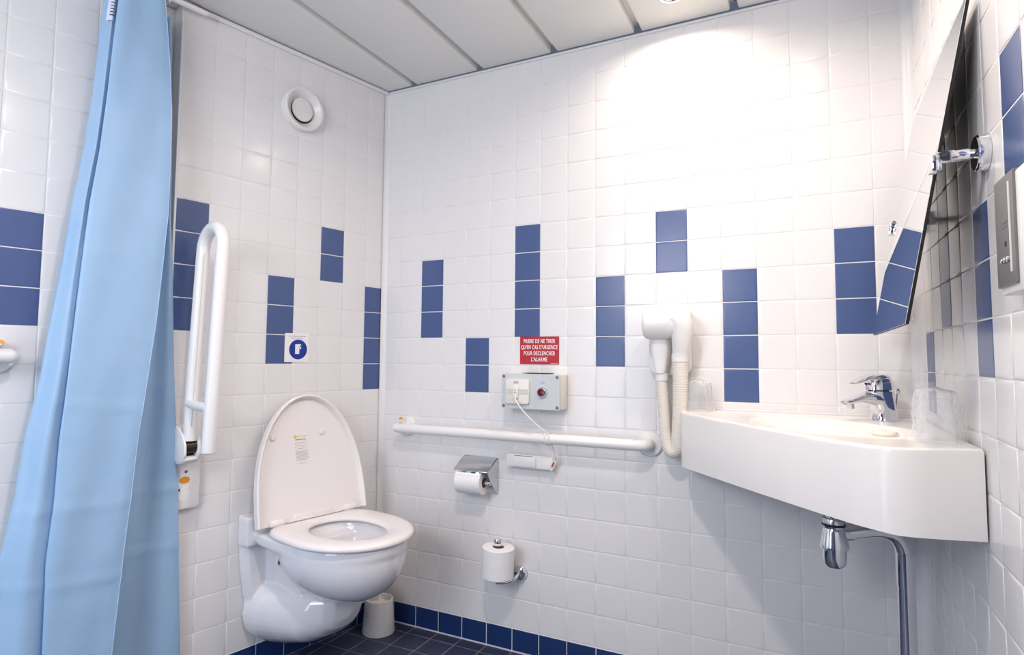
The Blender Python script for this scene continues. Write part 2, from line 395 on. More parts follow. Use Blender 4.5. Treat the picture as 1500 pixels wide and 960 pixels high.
# ------------------------------------------------------------------ vent on the left wall
t = thing('air_vent', 'round white air extract vent high on the left wall', 'vent', FA(.392, 1.877))
finish(lathe([(.076, 0), (.0775, .018), (.076, .024), (.072, .027), (.067, .0265), (.0625, .022), (.052, .006), (.046, .0012), (.0, .0012)], 56, 'z'), 'vent_ring', M_WPL, t)
bm = lathe([(.036, .0022), (.0395, .005), (.0410, .009), (.0395, .0115), (.030, .013), (0, .0135)], 48)
o = finish(bm, 'vent_disc', M_WPL, t); 
finish(lathe([(.0435, .0017), (.0435, .0021), (0, .0021)], 40, 'z', (.002, -.002, 0)), 'vent_gap', M_DARK, t)

# ------------------------------------------------------------------ stickers and signs
t = thing('paper_only_sticker', 'square white sticker with blue disc and toilet roll symbol beside toilet', 'sign', FA(.3815, 1.0345, .0012))
finish(prism(rrect(-.0465, .0465, -.05, .05, .004), 0, .0012), 'sticker_sheet', M_WHITE, t, smooth=30)
finish(lathe([(.0345, .001), (.0345, .0017), (0, .0017)], 48, 'z', (.005, -.006, 0)), 'blue_disc', M_SBLUE, t)
finish(prism([(-.007, -.022), (.009, -.022), (.009, .004), (.012, -.006), (.0155, -.004), (.0165, .006), (.014, .0125), (.009, .013), (-.007, .012)], .0017, .0022), 'roll_symbol', M_WHITE, t, smooth=0)
finish(lathe([(.0028, .0021), (.0028, .0024), (0, .0024)], 16, 'z', (.0135, .005, 0)), 'roll_core', M_SBLUE, t)
for yy, wd in ((.0395, .034), (.0325, .024)):
    bm = bmesh.new(); x = -wd+.001
    while x < wd:
        l = random.uniform(.004, .009); box(x, min(x+l, wd), yy-.0013, yy+.0013, .0012, .0015, bm); x += l+.0017
    finish(bm, 'fine_print', M_INK, t, smooth=0)
t = thing('alarm_notice', 'red notice plate with white French capitals above the grey alarm box', 'sign', FB(.5975, 1.0315, .0012))
finish(box(-.0735, .0735, -.048, .048, 0, .0015), 'notice_plate', M_RED, t, smooth=0, bevel=.0006, seg=1)
for s, y, wd in (('PRIERE DE NE TIRER', .0315, .119), ("QU'EN CAS D'URGENCE", .0105, .137), ('POUR DECLENCHER', -.0105, .118), ("L'ALARME", -.0315, .060)):
    o = text(s, .0185, M_WHITE, t, 0, y, .0017, 1, .0003, space=1.12)
    xs_ = [v.co.x for v in o.data.vertices]; k = wd/(max(xs_)-min(xs_)); o.data.transform(Matrix.Diagonal((k, 1.05, 1, 1)))
finish(box(.043, .068, -.0445, -.0435, .0015, .0018), 'fine_print', M_WHITE, t, smooth=0)

# ------------------------------------------------------------------ alarm box
t = thing('alarm_call_box', 'grey emergency call box with cord switch and red button', 'alarm', FB(.596, .893))
finish(box(-.106, .106, -.058, .058, .0008, .066), 'housing', M_CREAM, t, bevel=.004)
finish(prism(rrect(-.106, .106, -.058, .058, .003, 3), .0665, .075), 'front_cover', M_GREY, t, smooth=30)
for sx in (-1, 1):
    for sy in (-1, 1): finish(lathe([(.0052, .074), (.0052, .0765), (.003, .077), (0, .0765)], 16, 'z', (sx*.0975, sy*.0495, 0)), 'screw', M_SCREW, t)
finish(prism(rrect(-.087, .000, -.042, .041, .008, 5), .075, .085), 'switch_plate', M_CREAM, t, smooth=40, bevel=.0015)
finish(box(-.085, -.002, -.010, .008, .085, .0858), 'switch_band', mat('beige_band', (.66, .63, .56), .4), t, smooth=0)
finish(box(-.055, -.037, -.022, .016, .085, .092), 'cord_block', M_WPL, t, bevel=.002)
for yy in (-.004, .004): finish(box(-.050, -.042, yy-.0015, yy+.0012, .092, .0925), 'printed_mark', M_INK, t, smooth=0)
finish(box(-.056, -.038, .026, .034, .085, .0855), 'blue_label', M_INKB, t, smooth=0)
finish(box(-.052, -.042, .0292, .0308, .0855, .0858), 'faint_print', M_INK, t, smooth=0)
finish(box(.039, .053, .026, .034, .075, .0755), 'blue_label', M_INKB, t, smooth=0)
finish(lathe([(.0175, .074), (.0175, .080), (.0155, .084), (.013, .084), (.013, .078)], 32, 'z', (.045, -.001, 0)), 'button_ring', M_CHRB, t)
finish(lathe([(.0132, .078), (.0132, .087), (.012, .0895), (0, .090)], 32, 'z', (.045, -.001, 0)), 'push_button', M_RBTN, t)
finish(box(-.045, .055, .0595, .061, .001, .04), 'top_slot', M_DARK, t, smooth=0)
o = finish(tube(smoothpath([(.549, -.088, .886), (.553, -.098, .868), (.575, -.100, .838), (.605, -.093, .806), (.635, -.084, .778), (.655, -.075, .764)], 8), .0023, 8), 'pull_cord', M_WPL)
bm = bmesh.new(); P = []
for k in range(61):
    a = 2*PI*k/20; P.append((.652+.006*math.sin(a*.7)+k*.00022, -.065-.0197*math.cos(a+.6), .7395+.0197*math.sin(a+.6)))
tube(smoothpath(P, 1), .0024, 8, bm); tube(smoothpath([P[-1], (.668, -.05, .715), (.672, -.04, .69), (.669, -.036, .668)], 6), .0022, 8, bm)
finish(bm, 'cord_loops', M_WPL, o); tag(o, 'thin white pull cord hanging from the alarm box and looped round the grab bar', 'cord')
# small box under the bar
t = thing('small_wall_box', 'small low white plastic box on back wall just under the grab bar', 'box', FB(.578, .6525))
finish(prism(rrect(-.090, .082, -.0225, .0225, .004, 3), .0008, .030), 'box_body', M_WPL, t, smooth=40, bevel=.003)
finish(box(-.066, .022, -.0175, .0165, .030, .0345), 'box_cover', M_WPL, t, bevel=.002)
finish(box(-.060, .008, .0176, .0190, .0295, .0308), 'cover_slot', M_DARK, t, smooth=0)
t = thing('cord_tag', 'small cream paper tag at the end of the pull cord', 'tag', FB(.664, .650, .040) @ Matrix.Rotation(-.45, 4, 'Z') @ Matrix.Rotation(.15, 4, 'Y'))
finish(box(-.007, .007, -.019, .018, -.0008, .0008), 'tag_card', M_CREAM, t, smooth=0)
finish(box(-.0025, .0025, -.006, .012, .0008, .0013), 'red_print', mat('tag_red', (.35, .05, .04), .5), t, smooth=0)

# ------------------------------------------------------------------ grab bar on the back wall
t = thing('grab_bar', 'long horizontal white grab bar on the back wall between toilet and basin', 'grab bar', FB(0, .7395))
P = [(.052, 0, .004), (.052, 0, .030), (.050, 0, .047), (.048, 0, .058), (.050, .0, .0632), (.06, .0, .065), (.30, 0, .065), (.7, 0, .065), (.958, 0, .065), (.970, 0, .061), (.978, 0, .050), (.980, 0, .035), (.980, 0, .004)]
finish(tube([(.030, 0, .065), (.034, 0, .065), (.045, 0, .065), (.5, 0, .065), (.950, 0, .065), (.965, 0, .0615), (.975, 0, .052), (.979, 0, .038), (.979, 0, .006)], .0172, 24, rr=[.008, .0135, .0172, .0172, .0172, .0172, .0172, .0172, .0172]), 'rail_tube', M_NYL, t)
finish(tube([(.050, 0, .006), (.050, 0, .062)], .0150, 20), 'post', M_NYL, t)
finish(lathe([(.036, .0008), (.036, .006), (.032, .010), (.018, .012)], 40, 'z', (.050, .002, 0)), 'wall_flange', M_NYL, t)
finish(lathe([(.040, .0008), (.040, .007), (.036, .011), (.018, .013)], 40, 'z', (.979, .0, 0)), 'wall_flange', M_NYL, t)
bm = lathe([(.0075, 0), (.0075, .001), (0, .0014)], 24); bm.transform(Matrix.Translation((.040, .031, .034)) @ Matrix.Rotation(-.5, 4, 'X') @ Matrix.Diagonal((1.25, .95, 1, 1)))
finish(tube([(.040, .006, .010), (.040, .0305, .0335)], .0115, 18), 'badge_seat', M_NYL, t)
finish(bm, 'orange_badge', M_ORG, t)['label'] = 'orange oval badge'

# ------------------------------------------------------------------ chrome toilet paper holder
t = thing('toilet_roll_holder', 'chrome covered toilet roll holder on the back wall under the grab bar', 'roll holder', FB(.37, .60))
bm = loft([[(-.066, .052, .001), (.068, .052, .001), (.068, .046, .001), (-.066, .046, .001)], [(-.066, .045, .026), (.069, .045, .026), (.069, .040, .026), (-.066, .040, .026)], [(-.064, .014, .084), (.070, .014, .084), (.070, .010, .084), (-.064, .010, .084)]])
finish(bm, 'sloping_cover', M_CHRB, t, bevel=.0015)
finish(box(-.052, .040, -.004, .0105, .078, .0835), 'cover_lip', M_CHR, t, bevel=.001)
finish(loft([[(.0690, .050, .001), (.0690, .013, .083), (.0690, -.024, .060), (.0690, -.078, .001)], [(.0720, .050, .001), (.0720, .013, .083), (.0720, -.024, .060), (.0720, -.078, .001)]]), 'side_cheek', M_CHRB, t, smooth=0, bevel=.0008)
finish(box(-.068, .070, -.075, .050, .0006, .003), 'wall_plate', M_CHRB, t, smooth=0)
finish(tube([(.069, -.028, .056), (.046, -.028, .056), (-.055, -.028, .056)], .008, 14), 'roll_arm', M_CHR, t)
def paper_roll(label, mtx, R=.046, L=.098, core=.02, group='toilet rolls', flap=False):
    t = thing('toilet_roll', label, 'toilet roll', mtx, group)
    bm = lathe([(core, -L/2), (R-.002, -L/2), (R, -L/2+.002), (R, L/2-.002), (R-.002, L/2), (core, L/2), (core, -L/2)], 48, capped=False)
    finish(bm, 'paper', M_PAPER, t, smooth=30)
    finish(lathe([(core+.0002, -L/2+.001), (core+.0002, L/2-.001), (core-.0013, L/2-.001), (core-.0013, -L/2+.001), (core+.0002, -L/2+.001)], 32, capped=False), 'cardboard_core', M_CARD, t)
    if flap:
        P = []
        for k in range(9):
            a = PI*.5+.9*k/8; P.append((math.cos(a)*(R+.0012), math.sin(a)*(R+.0012)))
        finish(loft([[(x, y, z) for x, y in P]+[(x*.985, y*.985, z) for x, y in P[::-1]] for z in (-L/2+.001, L/2-.001)]), 'loose_sheet', M_PAPER, t)
    return t
paper_roll('toilet roll lying in the chrome covered holder', FB(.366, .5715, .056) @ Matrix.Rotation(PI/2, 4, 'Y'), .0425, .100, .019, flap=True)
# spare roll holder with upright roll
t = thing('spare_roll_holder', 'small chrome upright spare roll holder low on the back wall', 'roll holder', FB(.533, .272))
finish(lathe([(.024, .0008), (.0245, .008), (.022, .016), (.015, .021), (.0, .023)], 32, 'z'), 'wall_boss', M_CHR, t)
finish(tube(smoothpath([(0, 0, .018), (-.004, -.010, .045), (-.018, -.016, .066), (-.036, -.018, .078), (-.045, -.014, .080)], 6), .0055, 14), 'lower_arm', M_CHR, t)
finish(lathe([(.0075, -.022), (.0075, -.010), (.006, -.006), (.0045, .0), (.0045, .104), (.0125, .102), (.0135, .106), (.0138, .120), (.012, .125), (0, .126)], 24, 'y', (-.050, .0, .080)), 'upright_post', M_CHR, t)
paper_roll('spare toilet roll standing on the low chrome holder', FB(.4835, .322, .080) @ Matrix.Rotation(-PI/2, 4, 'X') @ Matrix.Rotation(.04, 4, 'Y'), .0545, .098, .020)

# ------------------------------------------------------------------ toilet brush
t = thing('toilet_brush', 'white toilet brush in a round white pot on the floor in the corner', 'toilet brush', FF(.0, -.092, .0008))
finish(lathe([(0, .001), (.058, 0), (.0595, .003), (.0505, .112), (.0495, .118), (.0465, .1195), (.044, .117), (.043, .096), (.012, .094), (.012, .06), (0, .06)], 48), 'brush_pot', M_WPL, t)
finish(lathe([(0, .094), (.022, .095), (.022, .108), (.010, .113), (.0055, .120), (.005, .30), (.006, .345), (.0, .350)], 24), 'brush_handle', M_WPL, t)
for k in range(3):
    a = .5+2*PI*k/3; finish(box(-.003, .003, .012, .043, .106, .112).__class__ and box(-.003, .003, .012, .043, .094, .110), 'pot_rib', M_WPL, t, Matrix.Rotation(a, 4, 'Z'), bevel=.001)

# ------------------------------------------------------------------ toilet
TC = .363
t = thing('toilet', 'white wall hung toilet with raised lid on the left wall', 'toilet', FA(TC, 0))
def egg(back, front, hw, y, n=56, sq=2.8, mid=.50, fe=2.0):
    c = back+(front-back)*mid; P = []
    for k in range(n):
        a = 2*PI*k/n; ca, sa = math.cos(a), math.sin(a)
        if ca >= 0: z = c+(front-c)*abs(ca)**(2/fe); x = hw*math.copysign(abs(sa)**(2/fe), sa)
        else: z = c-(c-back)*abs(ca)**(2/sq); x = hw*math.copysign(abs(sa)**(2/sq), sa)
        P.append((x, y, z))
    return P
def ceramic():
    bm = bmesh.new()
    # backplate outline
    half = [(.203, .500), (.206, .46), (.205, .40), (.198, .32), (.186, .245), (.165, .180), (.125, .120), (.075, .080), (.0, .063)]
    O = [(-x, y) for x, y in half[:-1]]+[half[-1]]+[(x, y) for x, y in half[:-1]][::-1]
    sc = lambda k, dz: [(x*k, .28+(y-.28)*(k+.0), dz) for x, y in O]
    loft([sc(1, .001), sc(1, .008), sc(.975, .030), sc(.93, .045)], bm)
    box(-.208, .208, .41, .499, .002, .064, bm)
    # bowl with cavity
    B = []
    for k in range(13):
        v = k/12; q = (1-(1-(.02+.98*v))**2)**.5
        c_ = .325-.080*q; B.append(egg(c_-.125*q, c_+.248*q, .187*q, .268+.146*v**1.1, sq=2.2, mid=.125/.373))
    loft(B+[egg(.04, .495, .188, .418, sq=7, mid=.45), egg(.02, .498, .190, .428, sq=8, mid=.44), egg(.02, .500, .190, .448, sq=8, mid=.42), egg(.03, .497, .187, .4535, sq=8, mid=.42),
          egg(.14, .450, .120, .453), egg(.145, .445, .115, .448), egg(.16, .42, .105, .40), egg(.19, .38, .080, .355), egg(.23, .34, .045, .335)], bm)
    # core joining bowl to wall
    loft([[(x, y, z) for x, y in rrect(-a, a, y0, .425, .03)] for z, a, y0 in ((.01, .15, .20), (.08, .115, .20), (.20, .10, .22))], bm)
    # lower trap housing
    def sec(z, hw, y0, y1, e=2.5):
        c = (y0+y1)/2; h = (y1-y0)/2
        return [(hw*math.copysign(abs(math.cos(2*PI*k/40))**(2/e), math.cos(2*PI*k/40)), c+h*math.copysign(abs(math.sin(2*PI*k/40))**(2/e), math.sin(2*PI*k/40)), z) for k in range(40)]
    loft([sec(.01, .190, .070, .315, 2.2), sec(.07, .180, .074, .310, 2.2), sec(.13, .160, .088, .300, 2.2), sec(.19, .132, .108, .290), sec(.235, .104, .132, .285), sec(.27, .070, .160, .275), sec(.285, .035, .19, .265)], bm)
    # fold from the plate to the bowl on each side
    me = bpy.data.meshes.new('raw'); bm.to_mesh(me); bm.free()
    o = bpy.data.objects.new('raw', me); COL.objects.link(o)
    r = o.modifiers.new('r', 'REMESH'); r.mode = 'VOXEL'; r.voxel_size = .0042; r.use_smooth_shade = True
    s = o.modifiers.new('s', 'SMOOTH'); s.factor = .6; s.iterations = 7
    dg = bpy.context.evaluated_depsgraph_get(); me2 = bpy.data.meshes.new_from_object(o.evaluated_get(dg)); bpy.data.objects.remove(o)
    me2.name = 'ceramic_body'
    for p in me2.polygons: p.use_smooth = True
    me2.materials.clear(); me2.materials.append(M_CER)
    return me2
o = bpy.data.objects.new('ceramic_body', ceramic()); COL.objects.link(o); o.parent = t
bmw = lathe([(0, 0), (.055, 0), (.062, .001)], 32, 'y', (0, .345, .28), capped=False)
finish(bmw, 'water_surface', mat('bowl_water', (.55, .57, .58), .03, coat=1), t)
# seat ring
def ringloft(prof):
    R = []
    n = 72
    out = egg(.085, .508, .194, 0, n, 4.0, .48); inn = egg(.155, .432, .103, 0, n, 2.2, .48)
    for s, y in prof: R.append([(a[0]*s+b[0]*(1-s), y, a[2]*s+b[2]*(1-s)) for a, b in zip(out, inn)])
    R.append(R[0]); bm = bmesh.new(); V = [[bm.verts.new(p) for p in r] for r in R[:-1]]
    V.append(V[0])
    for a, b in zip(V, V[1:]):
        for i in range(n): bm.faces.new((a[i], a[(i+1) % n], b[(i+1) % n], b[i]))
    bmesh.ops.recalc_face_normals(bm, faces=bm.faces); return bm
finish(ringloft([(.03, .456), (0, .459), (0, .463), (.05, .467), (.18, .4705), (.45, .473), (.75, .4735), (.90, .471), (.98, .467), (1, .462), (1, .458), (.98, .4555)]), 'seat', M_SEAT, t, smooth=50)
finish(prism(rrect(-.075, .075, .462, .490, .010, 4), .088, .106), 'seat_bridge', M_SEAT, t, bevel=.003)
for sx in (-1, 1):
    finish(tube([(sx*.115, .480, .112), (sx*.160, .480, .112)], .0115, 16), 'hinge', M_SEAT, t, bevel=.002)
# lid, a shallow shell leaning on the wall
LP = lambda x, s, n: (x, .470+s*.970+n*.21, .098-s*.185+n*.975)
def lid_out(k, inset=0):
    P = []
    N = 40
    for i in range(N+1):
        a = PI*i/N  # from right bottom over the apex to left bottom
        x = math.cos(a); s = math.sin(a)
        hw = .203-inset; L = .412-inset; s0 = .07
        P.append((hw*math.copysign(abs(x)**.98, x), s0+(L-s0)*abs(s)**1.0))
    return [(.205-inset, .0+inset*.0)]+[(.2045-inset, .05)]+P+[(-.2045+inset, .05)]+[(-.205+inset, 0)]
A0 = lid_out(0); A1 = lid_out(0, .006); A2 = lid_out(0, .010)
rings = [[LP(x*.93, s*.97, -.004) for x, s in A0], [LP(x, s, .004) for x, s in A0], [LP(x, s, .024) for x, s in A0], [LP(x, s, .026) for x, s in A1], [LP(x, s, .022) for x, s in A2], [LP(x, s, .006) for x, s in lid_out(0, .013)]]
bm = loft(rings, cap=(True, True))
lid = finish(bm, 'lid', M_SEAT, t, smooth=40)
lid['label'] = 'raised lid leaning against the wall'
for x, s in ((-.128, .275), (.055, .278)):
    bm = lathe([(.0085, 0), (.0085, .004), (.006, .006), (0, .006)], 20)
    c = LP(x, s, .0062); bm.transform(Matrix.Translation(c) @ Matrix.Rotation(-.2, 4, 'X')); finish(bm, 'rubber_buffer', M_CREAM, lid)
def lidbox(x0, x1, s0, s1, m, nm='printed_line'):
    bm = bmesh.new(); P = [LP(x, s, n) for n in (.0062, .0066) for x, s in ((x0, s0), (x1, s0), (x1, s1), (x0, s1))]
    V = [bm.verts.new(p) for p in P]
    for f in ((4, 5, 6, 7), (0, 1, 5, 4), (1, 2, 6, 5), (2, 3, 7, 6), (3, 0, 4, 7)): bm.faces.new([V[i] for i in f])
    return finish(bm, nm, m, lid, smooth=0)
xl, yl = -.052, .276
lidbox(xl, xl+.010, yl-.009, yl, M_LIME, 'label_mark'); lidbox(xl+.011, xl+.050, yl-.006, yl-.001, M_YEL, 'label_mark')
lidbox(xl+.004, xl+.044, yl-.016, yl-.0135, mat('print_dark', (.25, .24, .2), .6))
ink = mat('print_soft', (.60, .56, .54), .6)
for k, (a, b, h) in enumerate(((.002, .046, .0010), (.002, .008, .001), (.010, .046, .001), (.002, .008, .001), (.012, .046, .0012), (.002, .008, .001), (.003, .048, .0012), (.004, .049, .0012), (.004, .049, .0012), (.004, .049, .0012), (.005, .050, .0012), (.005, .050, .0012), (.006, .040, .0012), (.014, .042, .001))):
    y = yl-.026-k*.0048-(.006 if k == 13 else 0); lidbox(xl+a, xl+b, y-h, y+h, ink)
for sx in (-1, 1):
    bm = lathe([(.011, 0), (.010, .003), (.005, .004), (.005, .001), (0, .001)], 20, 'x', (0, 0, 0)); bm.transform(Matrix.Translation((sx*.118, .352, .105)) @ (Matrix.Rotation(PI, 4, 'Z') if sx < 0 else I4))
    finish(bm, 'fixing_bolt', M_CHRB, t)
    finish(lathe([(.0048, .0), (.0048, .0035), (0, .004)], 14, 'x', (sx*.119 if sx > 0 else -.1225, .352, .105)), 'bolt_head', M_DARK, t)

# ------------------------------------------------------------------ fold up support rail on the left wall
t = thing('folding_support_rail', 'white folding support rail hinged up against the left wall', 'grab bar', FA(.745, 0))
P = [(.004, .760, .072), (.002, .80, .072), (.0, .9, .072), (0, 1.2, .072), (0, 1.315, .072)]
for k in range(1, 13):
    a = PI*k/12; P.append((0, 1.315+.062*math.sin(a), .134-.062*math.cos(a)))
P += [(0, 1.2, .196), (0, .9, .196), (0, .745, .196), (0, .738, .196), (0, .735, .196)]
P = [(x+.005-.022*(1.38-y)/.64, y, z) for x, y, z in P]
finish(tube(P, .0185, 24, rr=[.0185]*(len(P)-2)+[.0175, .012]), 'rail_loop', M_NYL, t)
finish(tube([(-.020, .868, .075), (-.020, .862, .13), (-.020, .862, .19)], .0130, 18), 'cross_tube', M_NYL, t)
finish(box(-.0015, .0015, .80, 1.30, .079, .1).__class__ and tube([(-.021, .80, .0915), (-.004, 1.30, .0915)], .0008, 6), 'joint_line', M_CREAM, t)
hp = finish(prism(rrect(-.034, .046, .553, .800, .012, 5), .0008, .016), 'hinge_plate', M_NYL, t, bevel=.003)
bm = bmesh.new()
for x0, x1 in ((-.035, -.028), (.003, .013)):
    poly = [(.70, .010), (.694, .050), (.702, .078), (.722, .092), (.75, .090), (.775, .074), (.795, .046), (.80, .010)]
    loft([[(x, y, z) for y, z in poly] for x in (x0, x1)], bm)
loft([[(x, y, z) for y, z in [(.693, .010), (.690, .048), (.698, .076), (.708, .084), (.716, .075), (.716, .010)]] for x in (-.033, .011)], bm)
finish(bm, 'hinge_housing', M_NYL, t, bevel=.004, seg=3)
finish(tube([(-.029, .742, .066), (.006, .742, .066)], .020, 18), 'hinge_pivot', mat('pivot_brown', (.05, .04, .032), .3, metal=.5), t)
finish(box(-.028, .004, .716, .732, .012, .062), 'hinge_recess', M_DARK, t, smooth=0)
finish(lathe([(.0045, .016), (.0045, .0166), (0, .017)], 14, 'z', (.004, .662, 0)), 'screw', M_SCREW, t)
bm = lathe([(.0145, .0), (.014, .0012), (0, .0016)], 28); bm.transform(Matrix.Translation((.001, .638, .016)) @ Matrix.Diagonal((1, .72, 1, 1))); finish(bm, 'orange_badge', M_ORG, t)['label'] = 'orange oval badge'
finish(lathe([(.020, .016), (.0205, .0165), (.0195, .0172), (.0188, .0166), (0, .0166)], 36, 'z', (.002, .596, 0)), 'round_cap', M_NYL, t)
finish(box(-.023, -.016, .606, .612, .0165, .018), 'cap_notch', M_DARK, t, Matrix.Translation((.004, .002, 0)), smooth=0)

# ------------------------------------------------------------------ grab bar in the shower
t = thing('shower_grab_bar', 'white grab bar end on the shower wall at left edge', 'grab bar', FD(1.175, 1.000))
finish(tube([(.045, 0, .060), (.040, 0, .060), (.028, 0, .060), (-.6, 0, .060)], .0185, 22, rr=[.006, .013, .0185, .0185]), 'rail_tube', M_NYL, t)
finish(lathe([(.040, .0008), (.040, .007), (.036, .011), (.018, .013)], 36, 'z', (.012, -.004, 0)), 'wall_flange', M_NYL, t)
finish(tube([(.004, 0, .008), (.004, 0, .06)], .016, 18), 'post', M_NYL, t)
bm = lathe([(.012, 0), (.0115, .0012), (0, .0016)], 24); bm.transform(Matrix.Translation((.008, .034, .028)) @ Matrix.Rotation(-.35, 4, 'X') @ Matrix.Diagonal((1.2, .65, 1, 1))); finish(bm, 'orange_badge', M_ORG, t)['label'] = 'orange oval badge'
finish(tube([(.008, .012, .004), (.008, .034, .027)], .011, 16), 'badge_seat', M_NYL, t)

# ------------------------------------------------------------------ shower curtain, rail and rings
CZ = [2.03, 1.95, 1.85, 1.7, 1.55, 1.4, 1.25, 1.1, .95, .8, .65, .5, .3, .05]
CL = [1.004, 1.012, 1.018, 1.026, 1.038, 1.057, 1.072, 1.089, 1.104, 1.127, 1.141, 1.164, 1.183, 1.206]
CC = [.987, .992, .998, 1.006, 1.016, 1.032, 1.042, 1.051, 1.059, 1.069, 1.073, 1.083, 1.081, 1.077]
CH = [.884, .874, .863, .852, .849, .849, .857, .867, .882, .898, .908, .919, .933, .949]
CR = [.837, .834, .831, .822, .818, .814, .803, .795, .787, .776, .765, .758, .748, .736]
def itp(Y, z):
    for i in range(len(CZ)-1):
        if z >= CZ[i+1]:
            f = (CZ[i]-z)/(CZ[i]-CZ[i+1]); return Y[i]+(Y[i+1]-Y[i])*f
    return Y[-1]
t = thing('shower_curtain', 'light blue shower curtain gathered in folds at the left', 'curtain', FD(.95, 0))
NV = 150; ZT, ZB = 2.02, .05; prof = []
for j in range(NV+1):
    z = ZT+(ZB-ZT)*j/NV; f = j/NV
    L, Cc, H, R = itp(CL, z), itp(CC, z), itp(CH, z), itp(CR, z); wd = Cc-H
    wv = .0015+.0025*f
    c = [(H, .150), (H+wd*.12, .1510+wv*.1), (H+wd*.30, .1500-wv*.3), (H+wd*.5, .1485-wv*.1), (H+wd*.68, .1478+wv*.2), (H+wd*.85, .1465+wv*.3), (Cc-.002, .142), (Cc+.001, .134), (Cc-.011, .126), (Cc-.012, .118), (Cc+(L-Cc)*.12, .124),
         (Cc+(L-Cc)*.45, .126), (Cc+(L-Cc)*.8, .098), (L, .086), (L-.004, .070), (L-.03, .058), (Cc, .050), (Cc-wd*.5, .062+.01*f), (H+.012, .058), (H-.004-(H-R)*.1, .074), (R+(H-R)*.55, .066), (R+(H-R)*.25, .088), (R+.004, .088), (R, .080), (R+.004, .066)]
    pp = smoothpath([(-(a-.964), 0, b) for a, b in c], 5)
    dip = [0]*len(pp)
    row = []
    for i, p in enumerate(pp):
        zz = z
        if j < 3:
            zz = z-.018*(1-j/3)*abs(math.sin(i*PI/16))
        wr_ = .0012*math.sin(z*9+i*.35)+.0006*math.sin(z*23-i*.2)+sum(h*math.exp(-((z-zc-.0006*i*sg)/.010)**2) for zc, h, sg in ((.86, .0025, 1), (.62, .003, 0), (.43, .003, .4), (1.28, .0015, -1)))
        row.append((p.x, zz, p.z+wr_))
    prof.append(row)
bm = bmesh.new(); V = [[bm.verts.new(p) for p in r] for r in prof]
for a, b in zip(V, V[1:]):
    for i in range(len(a)-1): bm.faces.new((a[i], b[i], b[i+1], a[i+1]))
cl = finish(bm, 'curtain_cloth', M_CURT, t, smooth=180)
# stitched hem down the free edge
he = [(r[0][0]+.0, r[0][1], r[0][2]+.0012) for r in prof]
finish(tube(he, .0009, 6), 'side_hem', mat('hem_pale', (.50, .66, .86), .6), t)
# care label near the top of the outer fold
def cpt(z, fr, out):
    L, Cc = itp(CL, z), itp(CC, z); a = Cc+(L-Cc)*fr; return (-(a-.964), z, .100+out)
P = []
bm = bmesh.new()
rows = [[cpt(z, fr, .0305-(abs(fr-.45)**2)*.07) for fr in (.2, .35, .5, .65, .8, .92)] for z in (2.0, 1.97, 1.935, 1.905)]
V = [[bm.verts.new(p) for p in r] for r in rows]
for a, b in zip(V, V[1:]):
    for i in range(len(a)-1): bm.faces.new((a[i], b[i], b[i+1], a[i+1]))
lb = finish(bm, 'care_label', mat('label_cloth', (.70, .74, .86), .7), t, smooth=180)
for k in range(6):
    z = 1.920+.009*k; q = [cpt(z, fr, .0318-(abs(fr-.45)**2)*.07) for fr in (.30, .45, .6, .72)]
    finish(tube(q, .0011 if k > 1 else .0016, 6), 'label_print', mat('label_ink', (.08, .08, .16), .7) if k == 0 else bpy.data.materials['label_ink'], lb)
rail = thing('curtain_rail', 'thin pale curtain rail under the ceiling above the shower curtain', 'rail', FD(.95, 2.055))
finish(tube([(-.9, 0, .10), (.22, 0, .10)], .009, 14), 'rail_tube', M_WPL, rail)
for x in (-.85, .12): finish(tube([(x, 0, .10), (x, .031, .10)], .006, 10), 'hanger', M_WPL, rail)
for k, (xx) in enumerate((.105, .06, .012, -.02, -.045, -.012)):
    Pn = [(xx+.004*math.sin(a), -.004+.019*math.cos(a), .10+.015*math.sin(a)) for a in [2*PI*q/16 for q in range(17)]]
    o = finish(tube([Matrix(FD(.95, 2.052)) @ Vector(p) for p in Pn], .0016, 8), 'curtain_ring', M_CHR)
    tag(o, 'small chrome curtain ring on the rail at the top of the blue curtain', 'ring', 'curtain rings')

# ------------------------------------------------------------------ hair dryer on the back wall
t = thing('wall_hair_dryer', 'white wall mounted hair dryer with looped cream hose left of the basin', 'hair dryer', FB(1.045, 0))
finish(prism(rrect(-.062, .066, .955, 1.168, .03, 6), .0008, .030), 'wall_plate', M_WPL, t, bevel=.006, seg=3)
bm = loft([[(x, y, z) for x, z in rrect(-.050+i, .012-i, .028, .078, .012, 4)] for y, i in ((1.072, .004), (1.03, .004), (.99, .010), (.962, .016))])
finish(bm, 'docking_body', M_WPL, t, smooth=50)
finish(lathe([(.0195, .962), (.0195, .940), (.0175, .938)], 28, 'y', (-.017, 0, .055)), 'hose_collar', M_WPL, t)
hs = finish(lathe([(.030, -.0625), (.041, -.062), (.0455, -.058), (.047, -.050), (.047, .012), (.041, .034), (.02, .045)], 36, 'x', (0, 1.112, .078)), 'dryer_barrel', M_WPL, t, smooth=50)
H_ = smoothpath([(.012, 1.122, .080), (.035, 1.124, .084), (.050, 1.105, .088), (.050, 1.07, .088), (.047, 1.04, .086), (.044, 1.018, .084), (.043, 1.000, .082)], 5)
n = len(H_); finish(tube(H_, .02, 24, rr=[.043-.020*min(1, i/(n*.75)) for i in range(n)]), 'dryer_handle', M_WPL, t, smooth=50)
finish(lathe([(.0238, 1.021), (.0242, 1.018), (.0242, .998), (.022, .996)], 28, 'y', (.043, 0, .082)), 'handle_collar', M_WPL, t)
HP = smoothpath([(-.017, .942, .055), (-.014, .90, .056), (-.010, .84, .057), (-.006, .78, .058), (.002, .742, .060), (.016, .729, .064), (.030, .745, .067), (.036, .80, .071), (.041, .87, .075), (.043, .94, .080), (.043, 1.000, .082)], 22)
rr = []
